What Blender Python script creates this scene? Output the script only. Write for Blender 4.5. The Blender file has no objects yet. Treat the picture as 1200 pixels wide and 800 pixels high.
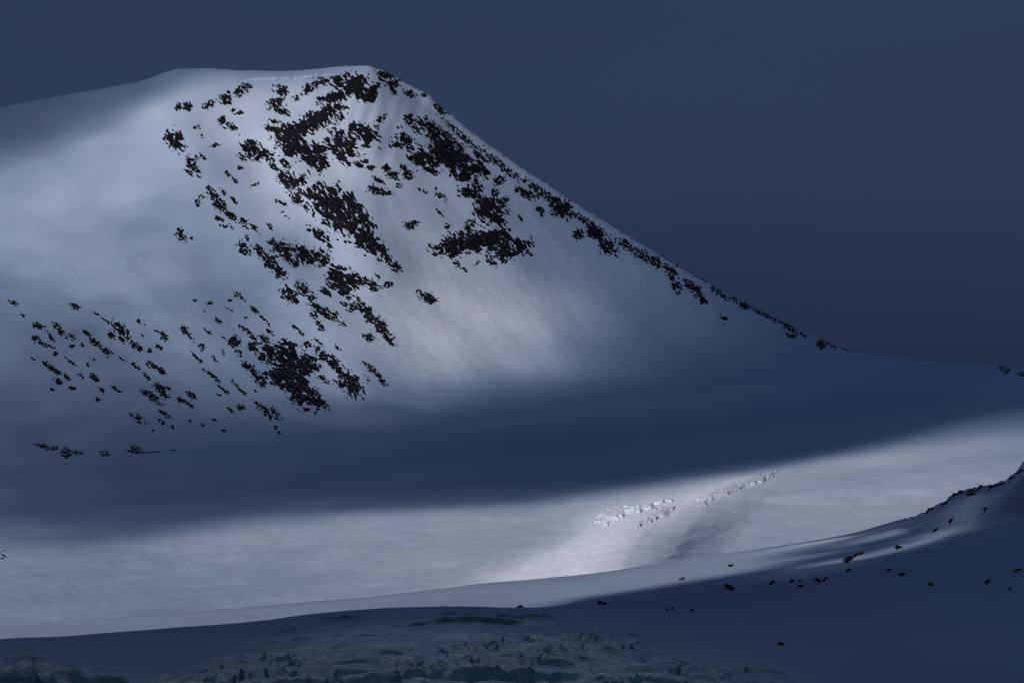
import bpy, math, random
import numpy as np
from mathutils import Vector

random.seed(7)
scene = bpy.context.scene
C = scene.collection
R = math.radians

# ------------------------------------------------------------------ camera
F = 3403.0                       # focal length in photo pixels (1200 wide)
PITCH = math.atan(70.0 / F)
cam_d = bpy.data.cameras.new("camera")
cam = bpy.data.objects.new("camera", cam_d)
C.objects.link(cam)
cam.location = (0, 0, 0)
cam.rotation_euler = (R(90) + PITCH, 0, 0)
cam_d.sensor_width = 36.0
cam_d.lens = 36.0 * F / 1200.0
cam_d.clip_start = 1.0
cam_d.clip_end = 60000.0
scene.camera = cam

# ------------------------------------------------------------------ sun, sky, exposure
SUN = Vector((-0.498, -0.757, 0.423)).normalized()      # direction to the sun
EL = math.asin(SUN.z)
AZ = math.atan2(SUN.x, SUN.y)
ld = bpy.data.lights.new("sun", 'SUN')
ld.energy = 5.0
ld.angle = R(0.53)
ld.color = (0.985, 0.96, 0.99)
lo = bpy.data.objects.new("sun", ld)
C.objects.link(lo)
lo.rotation_euler = (-SUN).to_track_quat('-Z', 'Y').to_euler()

world = bpy.data.worlds.new("World")
scene.world = world
world.use_nodes = True
nt = world.node_tree
nt.nodes.clear()
def wn(t, **k):
    n = nt.nodes.new(t)
    for a, b in k.items():
        setattr(n, a, b)
    return n
wout = wn('ShaderNodeOutputWorld')
wbg = wn('ShaderNodeBackground')
sky = wn('ShaderNodeTexSky', sky_type='NISHITA')
sky.sun_disc = False
sky.sun_elevation = EL
sky.sun_rotation = AZ % (2 * math.pi)
sky.altitude = 1500.0
STR = 0.087
wbg.inputs['Strength'].default_value = STR
# storm cloud cover: dark slate bank low down, a little thinner overhead
tc = wn('ShaderNodeTexCoord')
sep = wn('ShaderNodeSeparateXYZ')
nt.links.new(tc.outputs['Generated'], sep.inputs[0])
ramp = wn('ShaderNodeValToRGB')
cr = ramp.color_ramp
cr.elements[0].position = 0.0
cr.elements[0].color = (0.105, 0.26, 0.84, 1)
cr.elements[1].position = 1.0
cr.elements[1].color = (0.25, 0.55, 1.34, 1)
for p_, c_ in ((0.015, (0.14, 0.30, 0.90, 1)), (0.075, (0.335, 0.55, 1.20, 1)), (0.13, (0.38, 0.62, 1.30, 1)), (0.25, (0.28, 0.575, 1.35, 1))):
    e_ = cr.elements.new(p_)
    e_.color = c_
nt.links.new(sep.outputs['Z'], ramp.inputs['Fac'])
cmap = wn('ShaderNodeMapping')
cmap.inputs['Scale'].default_value = (4, 4, 14)
nt.links.new(tc.outputs['Generated'], cmap.inputs[0])
cno = wn('ShaderNodeTexNoise')
cno.inputs['Scale'].default_value = 1.0
cno.inputs['Detail'].default_value = 5
nt.links.new(cmap.outputs[0], cno.inputs['Vector'])
cmr = wn('ShaderNodeMapRange')
cmr.inputs['To Min'].default_value = 0.86
cmr.inputs['To Max'].default_value = 1.14
nt.links.new(cno.outputs['Fac'], cmr.inputs['Value'])
cmul = wn('ShaderNodeVectorMath', operation='SCALE')
nt.links.new(ramp.outputs['Color'], cmul.inputs[0])
nt.links.new(cmr.outputs[0], cmul.inputs['Scale'])
wmix = wn('ShaderNodeMix', data_type='RGBA')
wmix.inputs['Factor'].default_value = 0.985            # how much of the sky the cloud covers
nt.links.new(sky.outputs[0], wmix.inputs['A'])
nt.links.new(cmul.outputs[0], wmix.inputs['B'])
nt.links.new(wmix.outputs['Result'], wbg.inputs['Color'])
nt.links.new(wbg.outputs[0], wout.inputs[0])

vs = scene.view_settings
vs.view_transform = 'Standard'
vs.look = 'None'
vs.exposure = -0.45
vs.gamma = 1.0
vs.use_curve_mapping = False
try:
    scene.cycles.transparent_max_bounces = 24
    scene.cycles.max_bounces = 6
    scene.cycles.use_denoising = True
except Exception:
    pass

# ------------------------------------------------------------------ noise
_rng = np.random.RandomState(3)
_perm = _rng.permutation(512)
_ang = _rng.rand(512) * 2 * np.pi
_gx, _gy = np.cos(_ang), np.sin(_ang)
def pn(x, y, seed=0):
    x = np.asarray(x, float); y = np.asarray(y, float)
    xi = np.floor(x).astype(int); yi = np.floor(y).astype(int)
    xf = x - xi; yf = y - yi
    def g(ix, iy, dx, dy):
        h = _perm[(_perm[(ix + seed * 37) & 511] + iy) & 511]
        return _gx[h] * dx + _gy[h] * dy
    u = xf * xf * xf * (xf * (xf * 6 - 15) + 10)
    v = yf * yf * yf * (yf * (yf * 6 - 15) + 10)
    a = g(xi, yi, xf, yf); b = g(xi + 1, yi, xf - 1, yf)
    c = g(xi, yi + 1, xf, yf - 1); d = g(xi + 1, yi + 1, xf - 1, yf - 1)
    return 1.45 * ((a * (1 - u) + b * u) * (1 - v) + (c * (1 - u) + d * u) * v)
def fbm(x, y, seed=0, oct=4, gain=0.5):
    s = 0; a = 1; t = 0
    for i in range(oct):
        s = s + a * pn(x * 2 ** i, y * 2 ** i, seed + i); t += a; a *= gain
    return s / t * 1.3
def ridged(x, y, seed=0, oct=4):
    s = 0; a = 1; t = 0
    for i in range(oct):
        s = s + a * (1 - 2 * np.abs(pn(x * 2 ** i, y * 2 ** i, seed + i))); t += a; a *= 0.5
    return s / t
def sst(a, b, x):
    t = np.clip((x - a) / (b - a), 0, 1)
    return t * t * (3 - 2 * t)
def crv(pts, x, hold=True):
    """smooth curve through (x, y) points (monotone cubic)"""
    px = np.array([p[0] for p in pts], float); py = np.array([p[1] for p in pts], float)
    h = np.diff(px); d = np.diff(py) / h
    m = np.zeros_like(py); m[0] = d[0]; m[-1] = d[-1]
    for i in range(1, len(py) - 1):
        m[i] = 0 if d[i - 1] * d[i] <= 0 else 2 / (1 / d[i - 1] + 1 / d[i])
    x = np.asarray(x, float)
    if len(px) > 7 or px[-1] >= 1600: x = np.clip(x, px[0], px[-1])
    k = np.clip(np.searchsorted(px, x) - 1, 0, len(px) - 2)
    t = (x - px[k]) / h[k]
    t = np.clip(t, -3, 4)
    lin_lo = py[0] + (x - px[0]) * m[0]; lin_hi = py[-1] + (x - px[-1]) * m[-1]
    r = ((2 * t**3 - 3 * t**2 + 1) * py[k] + (t**3 - 2 * t**2 + t) * h[k] * m[k]
         + (-2 * t**3 + 3 * t**2) * py[k + 1] + (t**3 - t**2) * h[k] * m[k + 1])
    return np.where(x < px[0], lin_lo, np.where(x > px[-1], lin_hi, r))

CP, SP = math.cos(PITCH), math.sin(PITCH)
def place(u, v, Y):
    """world point seen at photo pixel (u, v) that lies Y metres ahead"""
    ry = CP + SP * (v - 400) / F * 1.0
    rz = SP - CP * (v - 400) / F
    k = Y / ry
    return np.stack([(u - 600) / F * k, ry * k, rz * k], -1)

# ------------------------------------------------------------------ mesh / material helpers
def grid_mesh(name, P, keep=None, smooth=True, attr=None):
    n, m = P.shape[:2]
    idx = np.arange(n * m).reshape(n, m)
    q = np.stack([idx[:-1, :-1], idx[:-1, 1:], idx[1:, 1:], idx[1:, :-1]], -1).reshape(-1, 4)
    if keep is not None:
        kq = keep.ravel()[q].all(1)
        q = q[kq]
    used = np.unique(q)
    remap = np.full(n * m, -1); remap[used] = np.arange(len(used))
    V = P.reshape(-1, 3)[used]; q = remap[q]
    me = bpy.data.meshes.new(name)
    me.vertices.add(len(V)); me.vertices.foreach_set('co', V.ravel().astype(np.float32))
    me.loops.add(q.size); me.loops.foreach_set('vertex_index', q.ravel().astype(np.int32))
    me.polygons.add(len(q))
    me.polygons.foreach_set('loop_start', np.arange(0, q.size, 4, dtype=np.int32))
    me.polygons.foreach_set('loop_total', np.full(len(q), 4, dtype=np.int32))
    me.update(calc_edges=True)
    me.polygons.foreach_set('use_smooth', np.full(len(q), smooth))
    if attr is not None:
        for k, a in attr.items():
            at = me.attributes.new(k, 'FLOAT', 'POINT')
            at.data.foreach_set('value', a.ravel()[used].astype(np.float32))
    me.validate(); me.update()
    return me
def link(name, me, mat, parent=None, **props):
    o = bpy.data.objects.new(name, me)
    C.objects.link(o)
    if mat: me.materials.append(mat)
    if parent: o.parent = parent
    for k, v in props.items():
        o[k] = v
    return o

def new_mat(name):
    m = bpy.data.materials.new(name); m.use_nodes = True
    t = m.node_tree
    b = t.nodes['Principled BSDF']
    return m, t, b
def node(t, ty, **k):
    n = t.nodes.new(ty)
    for a, b in k.items():
        setattr(n, a, b)
    return n
def noise_node(t, vec, scale, detail=4, rough=0.55, dist=0.0):
    n = node(t, 'ShaderNodeTexNoise')
    n.inputs['Scale'].default_value = scale; n.inputs['Detail'].default_value = detail
    n.inputs['Roughness'].default_value = rough; n.inputs['Distortion'].default_value = dist
    t.links.new(vec, n.inputs['Vector'])
    return n.outputs['Fac']
def mapped(t, rot=(0, 0, 0), scale=(1, 1, 1)):
    g = node(t, 'ShaderNodeTexCoord'); mp = node(t, 'ShaderNodeMapping', vector_type='TEXTURE')
    mp.inputs['Rotation'].default_value = rot; mp.inputs['Scale'].default_value = tuple(1.0 / q for q in scale)
    t.links.new(g.outputs['Object'], mp.inputs[0])
    return mp.outputs[0]
def add(t, a, b, ka=1.0, kb=1.0):
    m1 = node(t, 'ShaderNodeMath', operation='MULTIPLY'); m1.inputs[1].default_value = ka; t.links.new(a, m1.inputs[0])
    m2 = node(t, 'ShaderNodeMath', operation='MULTIPLY_ADD'); m2.inputs[1].default_value = kb
    t.links.new(b, m2.inputs[0]); t.links.new(m1.outputs[0], m2.inputs[2])
    return m2.outputs[0]
def bump(t, b, h, dist, strength=1.0):
    n = node(t, 'ShaderNodeBump'); n.inputs['Distance'].default_value = dist; n.inputs['Strength'].default_value = strength
    t.links.new(h, n.inputs['Height']); t.links.new(n.outputs[0], b.inputs['Normal'])
    return n

SNOW = (0.78, 0.815, 0.91, 1)
def snow_mat(name, ripple_rot, ripple_scale, ripple_amp, grain_amp):
    m, t, b = new_mat(name)
    b.inputs['Roughness'].default_value = 0.75
    b.inputs['Specular IOR Level'].default_value = 0.15
    v1 = mapped(t, ripple_rot, ripple_scale)
    n1 = noise_node(t, v1, 1.0, 4, 0.6, 0.4)
    v2 = mapped(t, (0, 0, 0), (1, 1, 1))
    n2 = noise_node(t, v2, 0.55, 5, 0.7)
    n3 = noise_node(t, v2, 0.012, 4, 0.5)
    h = add(t, n1, n2, ripple_amp, grain_amp)
    bump(t, b, h, 1.0)
    mr = node(t, 'ShaderNodeMapRange'); mr.inputs['From Min'].default_value = 0.3; mr.inputs['From Max'].default_value = 0.7
    t.links.new(n3, mr.inputs['Value'])
    mx = node(t, 'ShaderNodeMix', data_type='RGBA')
    mx.inputs['A'].default_value = (SNOW[0] * 0.95, SNOW[1] * 0.96, SNOW[2] * 0.97, 1)
    mx.inputs['B'].default_value = (SNOW[0] * 1.04, SNOW[1] * 1.03, SNOW[2] * 1.02, 1)
    t.links.new(mr.outputs[0], mx.inputs['Factor'])
    t.links.new(mx.outputs['Result'], b.inputs['Base Color'])
    return m
M_FACE = snow_mat('face_snow', (0, 0, R(20)), (0.05, 0.05, 0.05), 1.0, 0.7)
M_GLAC = snow_mat('glacier_snow', (0, 0, R(-22)), (0.36, 0.03, 0.2), 0.7, 0.3)
M_NEAR = snow_mat('near_snow', (0, 0, R(-30)), (0.06, 0.02, 0.1), 0.7, 0.2)

def rock_mat(name, dark, pale, snow_lo, snow_hi):
    m, t, b = new_mat(name)
    b.inputs['Roughness'].default_value = 0.8
    b.inputs['Specular IOR Level'].default_value = 0.25
    v = mapped(t)
    n1 = add(t, noise_node(t, v, 0.25, 5, 0.6), noise_node(t, v, 0.03, 3, 0.5), .55, .45)
    rc = node(t, 'ShaderNodeValToRGB')
    rc.color_ramp.elements[0].position = 0.35; rc.color_ramp.elements[0].color = (*dark, 1)
    rc.color_ramp.elements[1].position = 0.72; rc.color_ramp.elements[1].color = (*pale, 1)
    t.links.new(n1, rc.inputs['Fac'])
    geo = node(t, 'ShaderNodeNewGeometry'); sp = node(t, 'ShaderNodeSeparateXYZ')
    t.links.new(geo.outputs['Normal'], sp.inputs[0])
    n2 = noise_node(t, v, 0.6, 3, 0.6)
    hh = add(t, sp.outputs['Z'], n2, 1.0, 0.34)
    mr = node(t, 'ShaderNodeMapRange'); mr.inputs['From Min'].default_value = snow_lo; mr.inputs['From Max'].default_value = snow_hi
    t.links.new(hh, mr.inputs['Value'])
    mx = node(t, 'ShaderNodeMix', data_type='RGBA')
    mx.inputs['B'].default_value = SNOW
    t.links.new(mr.outputs[0], mx.inputs['Factor']); t.links.new(rc.outputs[0], mx.inputs['A'])
    t.links.new(mx.outputs['Result'], b.inputs['Base Color'])
    bump(t, b, noise_node(t, v, 0.35, 4, 0.6), 1.2)
    return m
M_ROCK = rock_mat('dark_gneiss', (0.003, 0.0035, 0.005), (0.020, 0.0175, 0.018), 1.10, 1.17)
M_BOULD = rock_mat('boulder_rock', (0.004, 0.004, 0.006), (0.016, 0.014, 0.015), 1.27, 1.3)

M_CAP = rock_mat('snow_capped_rock', (0.004, 0.004, 0.006), (0.016, 0.014, 0.015), 1.1, 1.13)
def ice_mat(name, ice, k_lo, k_hi):
    """snow on the flatter tops, bare glacier ice on the steep walls"""
    m, t, b = new_mat(name)
    b.inputs['Roughness'].default_value = 0.55
    v = mapped(t)
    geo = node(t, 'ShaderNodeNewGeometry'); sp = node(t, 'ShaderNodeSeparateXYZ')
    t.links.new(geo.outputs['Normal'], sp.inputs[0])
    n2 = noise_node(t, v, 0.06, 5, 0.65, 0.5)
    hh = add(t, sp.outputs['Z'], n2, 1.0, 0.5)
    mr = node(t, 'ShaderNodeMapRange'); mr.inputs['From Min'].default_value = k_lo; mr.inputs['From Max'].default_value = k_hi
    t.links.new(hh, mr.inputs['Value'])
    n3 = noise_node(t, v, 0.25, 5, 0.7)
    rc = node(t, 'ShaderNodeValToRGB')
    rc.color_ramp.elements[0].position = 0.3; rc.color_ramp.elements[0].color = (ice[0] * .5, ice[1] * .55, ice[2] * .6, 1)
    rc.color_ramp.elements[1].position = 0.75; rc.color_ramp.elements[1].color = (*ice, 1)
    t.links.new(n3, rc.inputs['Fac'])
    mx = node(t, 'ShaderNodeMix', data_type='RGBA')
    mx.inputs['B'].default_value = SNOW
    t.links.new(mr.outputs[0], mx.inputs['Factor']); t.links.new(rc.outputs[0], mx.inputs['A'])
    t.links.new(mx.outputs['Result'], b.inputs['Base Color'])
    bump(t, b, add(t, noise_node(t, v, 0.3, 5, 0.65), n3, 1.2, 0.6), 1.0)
    return m
M_SERAC = ice_mat('serac_ice', (0.66, 0.78, 0.84), 0.45, 0.75)
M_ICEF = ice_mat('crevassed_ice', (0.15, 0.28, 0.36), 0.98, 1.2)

# ------------------------------------------------------------------ the mountain and the glacier basin behind the near slope
SKY_V = [(-400, 235), (-150, 160), (0, 126), (60, 114), (100, 107), (150, 98), (175, 92), (195, 84.5), (210, 81), (240, 80), (280, 82.5), (330, 83.5), (370, 81),
         (400, 78), (430, 77), (446, 82), (460, 88), (480, 100), (492, 106), (503, 112), (520, 128), (540, 144), (560, 160), (600, 189), (650, 222), (700, 254), (750, 285), (800, 315),
         (850, 343), (900, 369), (950, 392), (990, 409), (1015, 414), (1060, 420), (1100, 425), (1150, 429), (1200, 431), (1300, 433), (1600, 436)]
TOP_V = [(-400, 300), (-150, 245), (0, 196), (60, 172), (130, 140), (200, 108), (230, 98), (290, 94), (340, 92), (400, 87), (430, 84), (455, 95), (480, 112), (530, 152), (600, 204),
         (700, 270), (800, 328), (900, 378), (990, 413), (1050, 424), (1200, 434), (1600, 439)]
FOOT_V = [(-400, 548), (-100, 540), (0, 535), (200, 520), (400, 503), (600, 485), (760, 466), (900, 446), (1000, 432), (1080, 436), (1200, 440), (1600, 445)]
C_V = [(-400, 585), (-100, 580), (0, 575), (300, 560), (500, 535), (700, 508), (850, 490), (1050, 470), (1200, 456), (1350, 450), (1600, 448)]
B_V = [(-400, 632), (-100, 625), (0, 620), (300, 605), (500, 590), (700, 572), (900, 552), (1050, 533), (1200, 514), (1350, 500), (1600, 480)]
A_V = [(-400, 765), (-100, 757), (0, 750), (300, 728), (540, 703), (690, 688), (800, 676), (1000, 655), (1200, 638), (1600, 610)]
CREST_V = [(-400, 770), (-100, 744), (0, 735), (150, 722), (300, 710), (450, 697), (560, 684), (690, 672), (800, 655), (900, 641), (996, 625), (1050, 610), (1074, 605), (1088, 598),
           (1106, 588), (1120, 578), (1136, 573), (1172, 566), (1188, 556), (1200, 542), (1250, 505), (1350, 450), (1600, 340)]

u_ax = np.arange(-820, 2101, 2.2)
U = u_ax
def const(c): return np.full_like(U, c)
vS, vT, vF, vC, vB, vA = [crv(p, U) for p in (SKY_V, TOP_V, FOOT_V, C_V, B_V, A_V)]
YT = crv([(-400, 4350), (0, 4250), (200, 4150), (400, 4150), (500, 4200), (700, 4280), (900, 4380), (1000, 4520), (1200, 4700), (1600, 4900)], U)
dYS = crv([(-400, 420), (0, 330), (200, 200), (400, 90), (500, 45), (700, 60), (900, 60), (1000, 80), (1200, 120), (1600, 150)], U)
YF = crv([(-400, 3250), (0, 3320), (400, 3520), (700, 3760), (900, 4100), (1000, 4380), (1200, 4480), (1600, 4600)], U)
YC = crv([(-400, 2900), (500, 2950), (800, 3250), (1200, 3400), (1600, 3500)], U)
knots = [(0.00, vA + 55, const(1760.)), (0.06, vA + 8, const(1960.)), (0.20, vB * .42 + vA * .58, const(2210.)), (0.33, vB, const(2500.)),
         (0.40, vC, YC), (0.47, vF, YF),
         (0.62, vF * .66 + vT * .34, YF + (YT - YF) * .46), (0.77, vF * .32 + vT * .68, YF + (YT - YF) * .77),
         (0.90, vT, YT), (0.95, vS, YT + dYS), (0.975, vS + 60, YT + dYS + 450), (1.0, vS + 330, YT + dYS + 1800)]
tk = np.array([k[0] for k in knots]); KV = np.array([k[1] for k in knots]); KY = np.array([k[2] for k in knots])
def pchip(tk, K, t):
    h = np.diff(tk)[:, None]; d = np.diff(K, axis=0) / h
    m = np.zeros_like(K); m[0] = d[0]; m[-1] = d[-1]
    a, b = d[:-1], d[1:]
    same = a * b > 0
    m[1:-1] = np.where(same, 2 * a * b / np.where(same, a + b, 1), 0)
    k = np.clip(np.searchsorted(tk, t) - 1, 0, len(tk) - 2)
    s = ((t - tk[k]) / np.diff(tk)[k])[:, None]; hh = np.diff(tk)[k][:, None]
    return ((2 * s**3 - 3 * s**2 + 1) * K[k] + (s**3 - 2 * s**2 + s) * hh * m[k]
            + (-2 * s**3 + 3 * s**2) * K[k + 1] + (s**3 - s**2) * hh * m[k + 1])
t_ax = np.concatenate([np.linspace(0, 0.40, 110, endpoint=False), np.linspace(0.40, 0.95, 300, endpoint=False), np.linspace(0.95, 1.0, 14)])
V0 = pchip(tk, KV, t_ax); Y0 = pchip(tk, KY, t_ax)
UU = np.broadcast_to(U, V0.shape)
ROW_FOOT = int(np.searchsorted(t_ax, 0.465))

# relief: moved along the line of depth, so that it is real relief of the slope
def line_dist(u, v, pts):
    """signed perpendicular distance to a polyline and how far along it (0..1)"""
    best = np.full(u.shape, 1e9); sg = np.zeros(u.shape); al = np.zeros(u.shape)
    L = [0]
    for a, b in zip(pts[:-1], pts[1:]): L.append(L[-1] + math.hypot(b[0] - a[0], b[1] - a[1]))
    for i, (a, b) in enumerate(zip(pts[:-1], pts[1:])):
        dx, dy = b[0] - a[0], b[1] - a[1]; l2 = dx * dx + dy * dy
        s = np.clip(((u - a[0]) * dx + (v - a[1]) * dy) / l2, 0, 1)
        d = np.hypot(u - a[0] - s * dx, v - a[1] - s * dy)
        c = dx * (v - a[1]) - dy * (u - a[0])
        w = d < best
        best = np.where(w, d, best); sg = np.where(w, np.sign(c), sg); al = np.where(w, (L[i] + s * math.sqrt(l2)) / L[-1], al)
    return best, sg, al
rel = np.zeros_like(V0)
onface = sst(0.46, 0.56, t_ax)[:, None] * (1 - sst(0.90, 0.96, t_ax))[:, None]
ca, sa = math.cos(R(48)), math.sin(R(48))
along = UU * ca + V0 * sa; across = -UU * sa + V0 * ca
rel += onface * (12 * fbm(along / 260, across / 90, 11, 2) + 0.9 * fbm(along / 60, across / 24, 15, 3))
# steep flutes under the summit
fl = np.exp(-(((UU - 445) / 75) ** 2 + ((V0 - 140) / 45) ** 2))
rel += fl * 3 * pn((UU * .95 + (V0 - 140) * .25) / 13, V0 / 70, 21)
# rock rib that runs down from the shoulder
d, s, al = line_dist(UU, V0, [(205, 150), (260, 230), (330, 310), (390, 390), (440, 470)])
rel += onface * -14 * np.exp(-(d / 34) ** 2)
d, s, al = line_dist(UU, V0, [(335, 200), (400, 250), (455, 310)])
rel += onface * -12 * np.exp(-(d / 26) ** 2)
d, s, al = line_dist(UU, V0, [(500, 160), (560, 220), (600, 290)])
rel += onface * -10 * np.exp(-(d / 30) ** 2)
# rough wind crust on the left shoulder
pk = np.exp(-(((UU - 130) / 90) ** 2 + ((V0 - 312) / 22) ** 2))
rel += pk * 2.2 * np.maximum(fbm(UU / 9, V0 / 4, 31, 3), 0) * -2
# glacier: gentle undulation, then the two ice bulges
onbas = sst(0.0, 0.05, t_ax)[:, None] * (1 - sst(0.36, 0.45, t_ax))[:, None]
rel += onbas * 18 * fbm(UU / 240 + V0 / 90, V0 / 60, 41, 3)
rel += onbas * 5 * fbm(UU / 30 + V0 / 12, V0 / 9, 43, 3)
bas_w = (t_ax < 0.38)[:, None] * 1.0
def rib(crest, foot, H, wr, t_in, v_out, t_out):
    vv = V0 + 2.5 * fbm(UU / 40, V0 / 25, 47, 2)
    uc = crv(crest, vv); uf = crv(foot, vv)
    du = UU - uc
    xl = np.clip(1 + du / np.maximum(uc - uf, 6), 0, 1); xr = np.clip(1 - du / wr, 0, 1)
    prof = np.where(du < 0, xl * (1.2 - .2 * xl), xr * xr * (3 - 2 * xr))
    return H * prof * sst(crest[0][0] - 6, crest[0][0] + t_in, V0) * (1 - sst(v_out, v_out + t_out, V0))
rel += bas_w * -rib([(588, 794), (600, 784), (625, 756), (650, 736), (690, 714), (725, 700)], [(588, 752), (600, 722), (625, 678), (650, 632), (690, 552), (725, 490)], 150, 118, 46, 900, 50)
rel += bas_w * -rib([(552, 912), (562, 884), (578, 846), (600, 820), (630, 798), (660, 780)], [(552, 880), (562, 850), (578, 814), (600, 786), (630, 758), (660, 736)], 38, 80, 30, 606, 80)
# faint runnels down the bright cone
onc = sst(0, 30, UU - crv([(588, 752), (600, 722), (625, 678), (650, 632), (690, 552), (725, 490)], V0)) * (1 - sst(-25, 0, UU - crv([(588, 794), (600, 784), (625, 756), (650, 736), (690, 714), (725, 700)], V0)))
rel += bas_w * onc * sst(595, 620, V0) * (4 * fbm((UU + 1.1 * V0) / 17 + .6 * fbm(UU / 50, V0 / 30, 50, 2), V0 / 60, 49, 3) + 3 * fbm(UU / 6, V0 / 4, 46, 3))
YY = Y0 + rel
P = place(UU, V0, YY)
# fine shape in metres, straight up
wx, wy = P[..., 0], P[..., 1]
fine = 0.55 * fbm(wx / 40, wy / 40, 51, 4) + 0.16 * fbm(wx / 9, wy / 12, 52, 2)
ridge_rough = np.exp(-((t_ax - 0.95) / 0.012) ** 2)[:, None] * sst(-50, 60, UU)
fine = fine + ridge_rough * (1.1 * fbm(UU / 7, V0 * 0 + .5, 55, 4) + sst(440, 470, UU) * (1 - sst(1000, 1020, UU)) * 1.9 * fbm(UU / 3.2, V0 * 0 + .3, 57, 3))
P[..., 2] += fine

# bilinear look-up of the slope at photo position
def surface_at(u, v, PP=None, VV=None, ux=None, r0=0, r1=None):
    PP = P if PP is None else PP; VV = V0 if VV is None else VV; ux = U if ux is None else ux
    fu = np.clip((u - ux[0]) / (ux[1] - ux[0]), 0, len(ux) - 1.001)
    iu = fu.astype(int); du = fu - iu
    r1 = VV.shape[0] if r1 is None else r1
    out = np.zeros(u.shape + (3,)); row = np.zeros(u.shape)
    flat_i = iu.ravel(); fv = v.ravel(); fdu = du.ravel(); ro = np.zeros(fv.shape)
    for c in np.unique(flat_i):
        w = np.nonzero(flat_i == c)[0]
        for_col = VV[r0:r1, c][None, :] * (1 - fdu[w])[:, None] + VV[r0:r1, c + 1][None, :] * fdu[w][:, None]
        # rows run from the near side up: v falls with the row
        k = np.clip((for_col > fv[w][:, None]).sum(1) - 1, 0, r1 - r0 - 2)
        a = for_col[np.arange(len(w)), k]; b = for_col[np.arange(len(w)), k + 1]
        ro[w] = r0 + k + np.clip((a - fv[w]) / np.where(np.abs(a - b) < 1e-6, 1, a - b), 0, 1)
    row = ro.reshape(u.shape)
    ir = np.clip(row.astype(int), 0, VV.shape[0] - 2); dr = (row - ir)[..., None]; dd = du[..., None]
    out = ((PP[ir, iu] * (1 - dd) + PP[ir, iu + 1] * dd) * (1 - dr) + (PP[ir + 1, iu] * (1 - dd) + PP[ir + 1, iu + 1] * dd) * dr)
    return out

link('glacier', grid_mesh('glacier', P[:ROW_FOOT + 1]), M_GLAC, kind='structure')
link('mountain', grid_mesh('mountain', P[ROW_FOOT:]), M_FACE, kind='structure')
ROW_SKY = int(np.searchsorted(t_ax, 0.95))

# ------------------------------------------------------------------ the near snow slope with its hill on the right
n_ax = np.arange(-820, 2101, 3.0)
UN = n_ax
vc = crv(CREST_V, UN)
EDGE_V = [(-400, 790), (0, 748.5), (70, 745), (150, 739), (300, 727.5), (380, 718), (440, 713), (470, 711), (530, 709.5), (580, 711), (609, 712), (640, 712), (700, 704), (760, 695), (840, 682), (950, 664), (1030, 652), (1200, 625), (1600, 560)]
ve = crv(EDGE_V, UN)
dome = 1 - sst(560, 680, UN)
hill = sst(950, 1250, UN)
YCR = crv([(-400, 1500), (700, 1500), (1000, 1420), (1200, 1300), (1600, 1200)], UN)
def cN(c): return np.full_like(UN, c)
zlow = crv([(-400, -82), (600, -80), (1000, -70), (1200, -60), (1600, -30)], UN)
# unseen ground from under the camera to the bottom of the frame
def v_of(Y, z):                       # photo row of a point at depth Y and height z
    return 400 + F * (SP - CP * z / Y) / (CP + SP * z / Y)
kn = [(0.0, v_of(40., -8.0) + 0 * UN, cN(40.)), (0.08, v_of(300., -52.) + 0 * UN, cN(300.)), (0.2, np.maximum(v_of(620., zlow * .98), 835), cN(620.)),
      (0.34, 800 + 0 * UN, cN(800.)), (0.50, 800 * .5 + ve * .5, cN(980.)),
      (0.60, ve + 0.0, cN(1110.)), (0.64, ve + 5 * dome - 3 * (1 - dome), cN(1190.)), (0.70, ve - 2.5 * dome - (ve - vc) * .3 * (1 - dome), cN(1270.)),
      (0.82, vc * .86 + ve * .14, YCR - 60), (0.86, vc, YCR), (0.90, vc + 14, YCR + 70), (1.0, vc + 170, YCR + 330)]
tn = np.array([k[0] for k in kn]); NV = np.array([k[1] for k in kn]); NY = np.array([k[2] for k in kn])
tn_ax = np.concatenate([np.linspace(0, 0.2, 16, endpoint=False), np.linspace(0.2, 0.9, 210, endpoint=False), np.linspace(0.9, 1, 12)])
VN = pchip(tn, NV, tn_ax); YN = pchip(tn, NY, tn_ax)
UNN = np.broadcast_to(UN, VN.shape)
PN = place(UNN, VN, YN)
nx, ny = PN[..., 0], PN[..., 1]
PN[..., 2] += 0.35 * fbm(nx / 30, ny / 60, 61, 4) * sst(100, 400, ny)
# rough broken rim of the hill
rim = np.exp(-((tn_ax - 0.86) / 0.012) ** 2)[:, None] * sst(1040, 1080, UNN)
PN[..., 2] += rim * 1.5 * (0.3 + fbm(UNN / 6, UNN * 0, 63, 4))
link('snow_slope', grid_mesh('snow_slope', PN), M_NEAR, kind='structure')
ROW_CREST = int(np.searchsorted(tn_ax, 0.86))
def near_at(u, v):
    return surface_at(u, v, PN, VN, UN, 0, ROW_CREST + 1)

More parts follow.
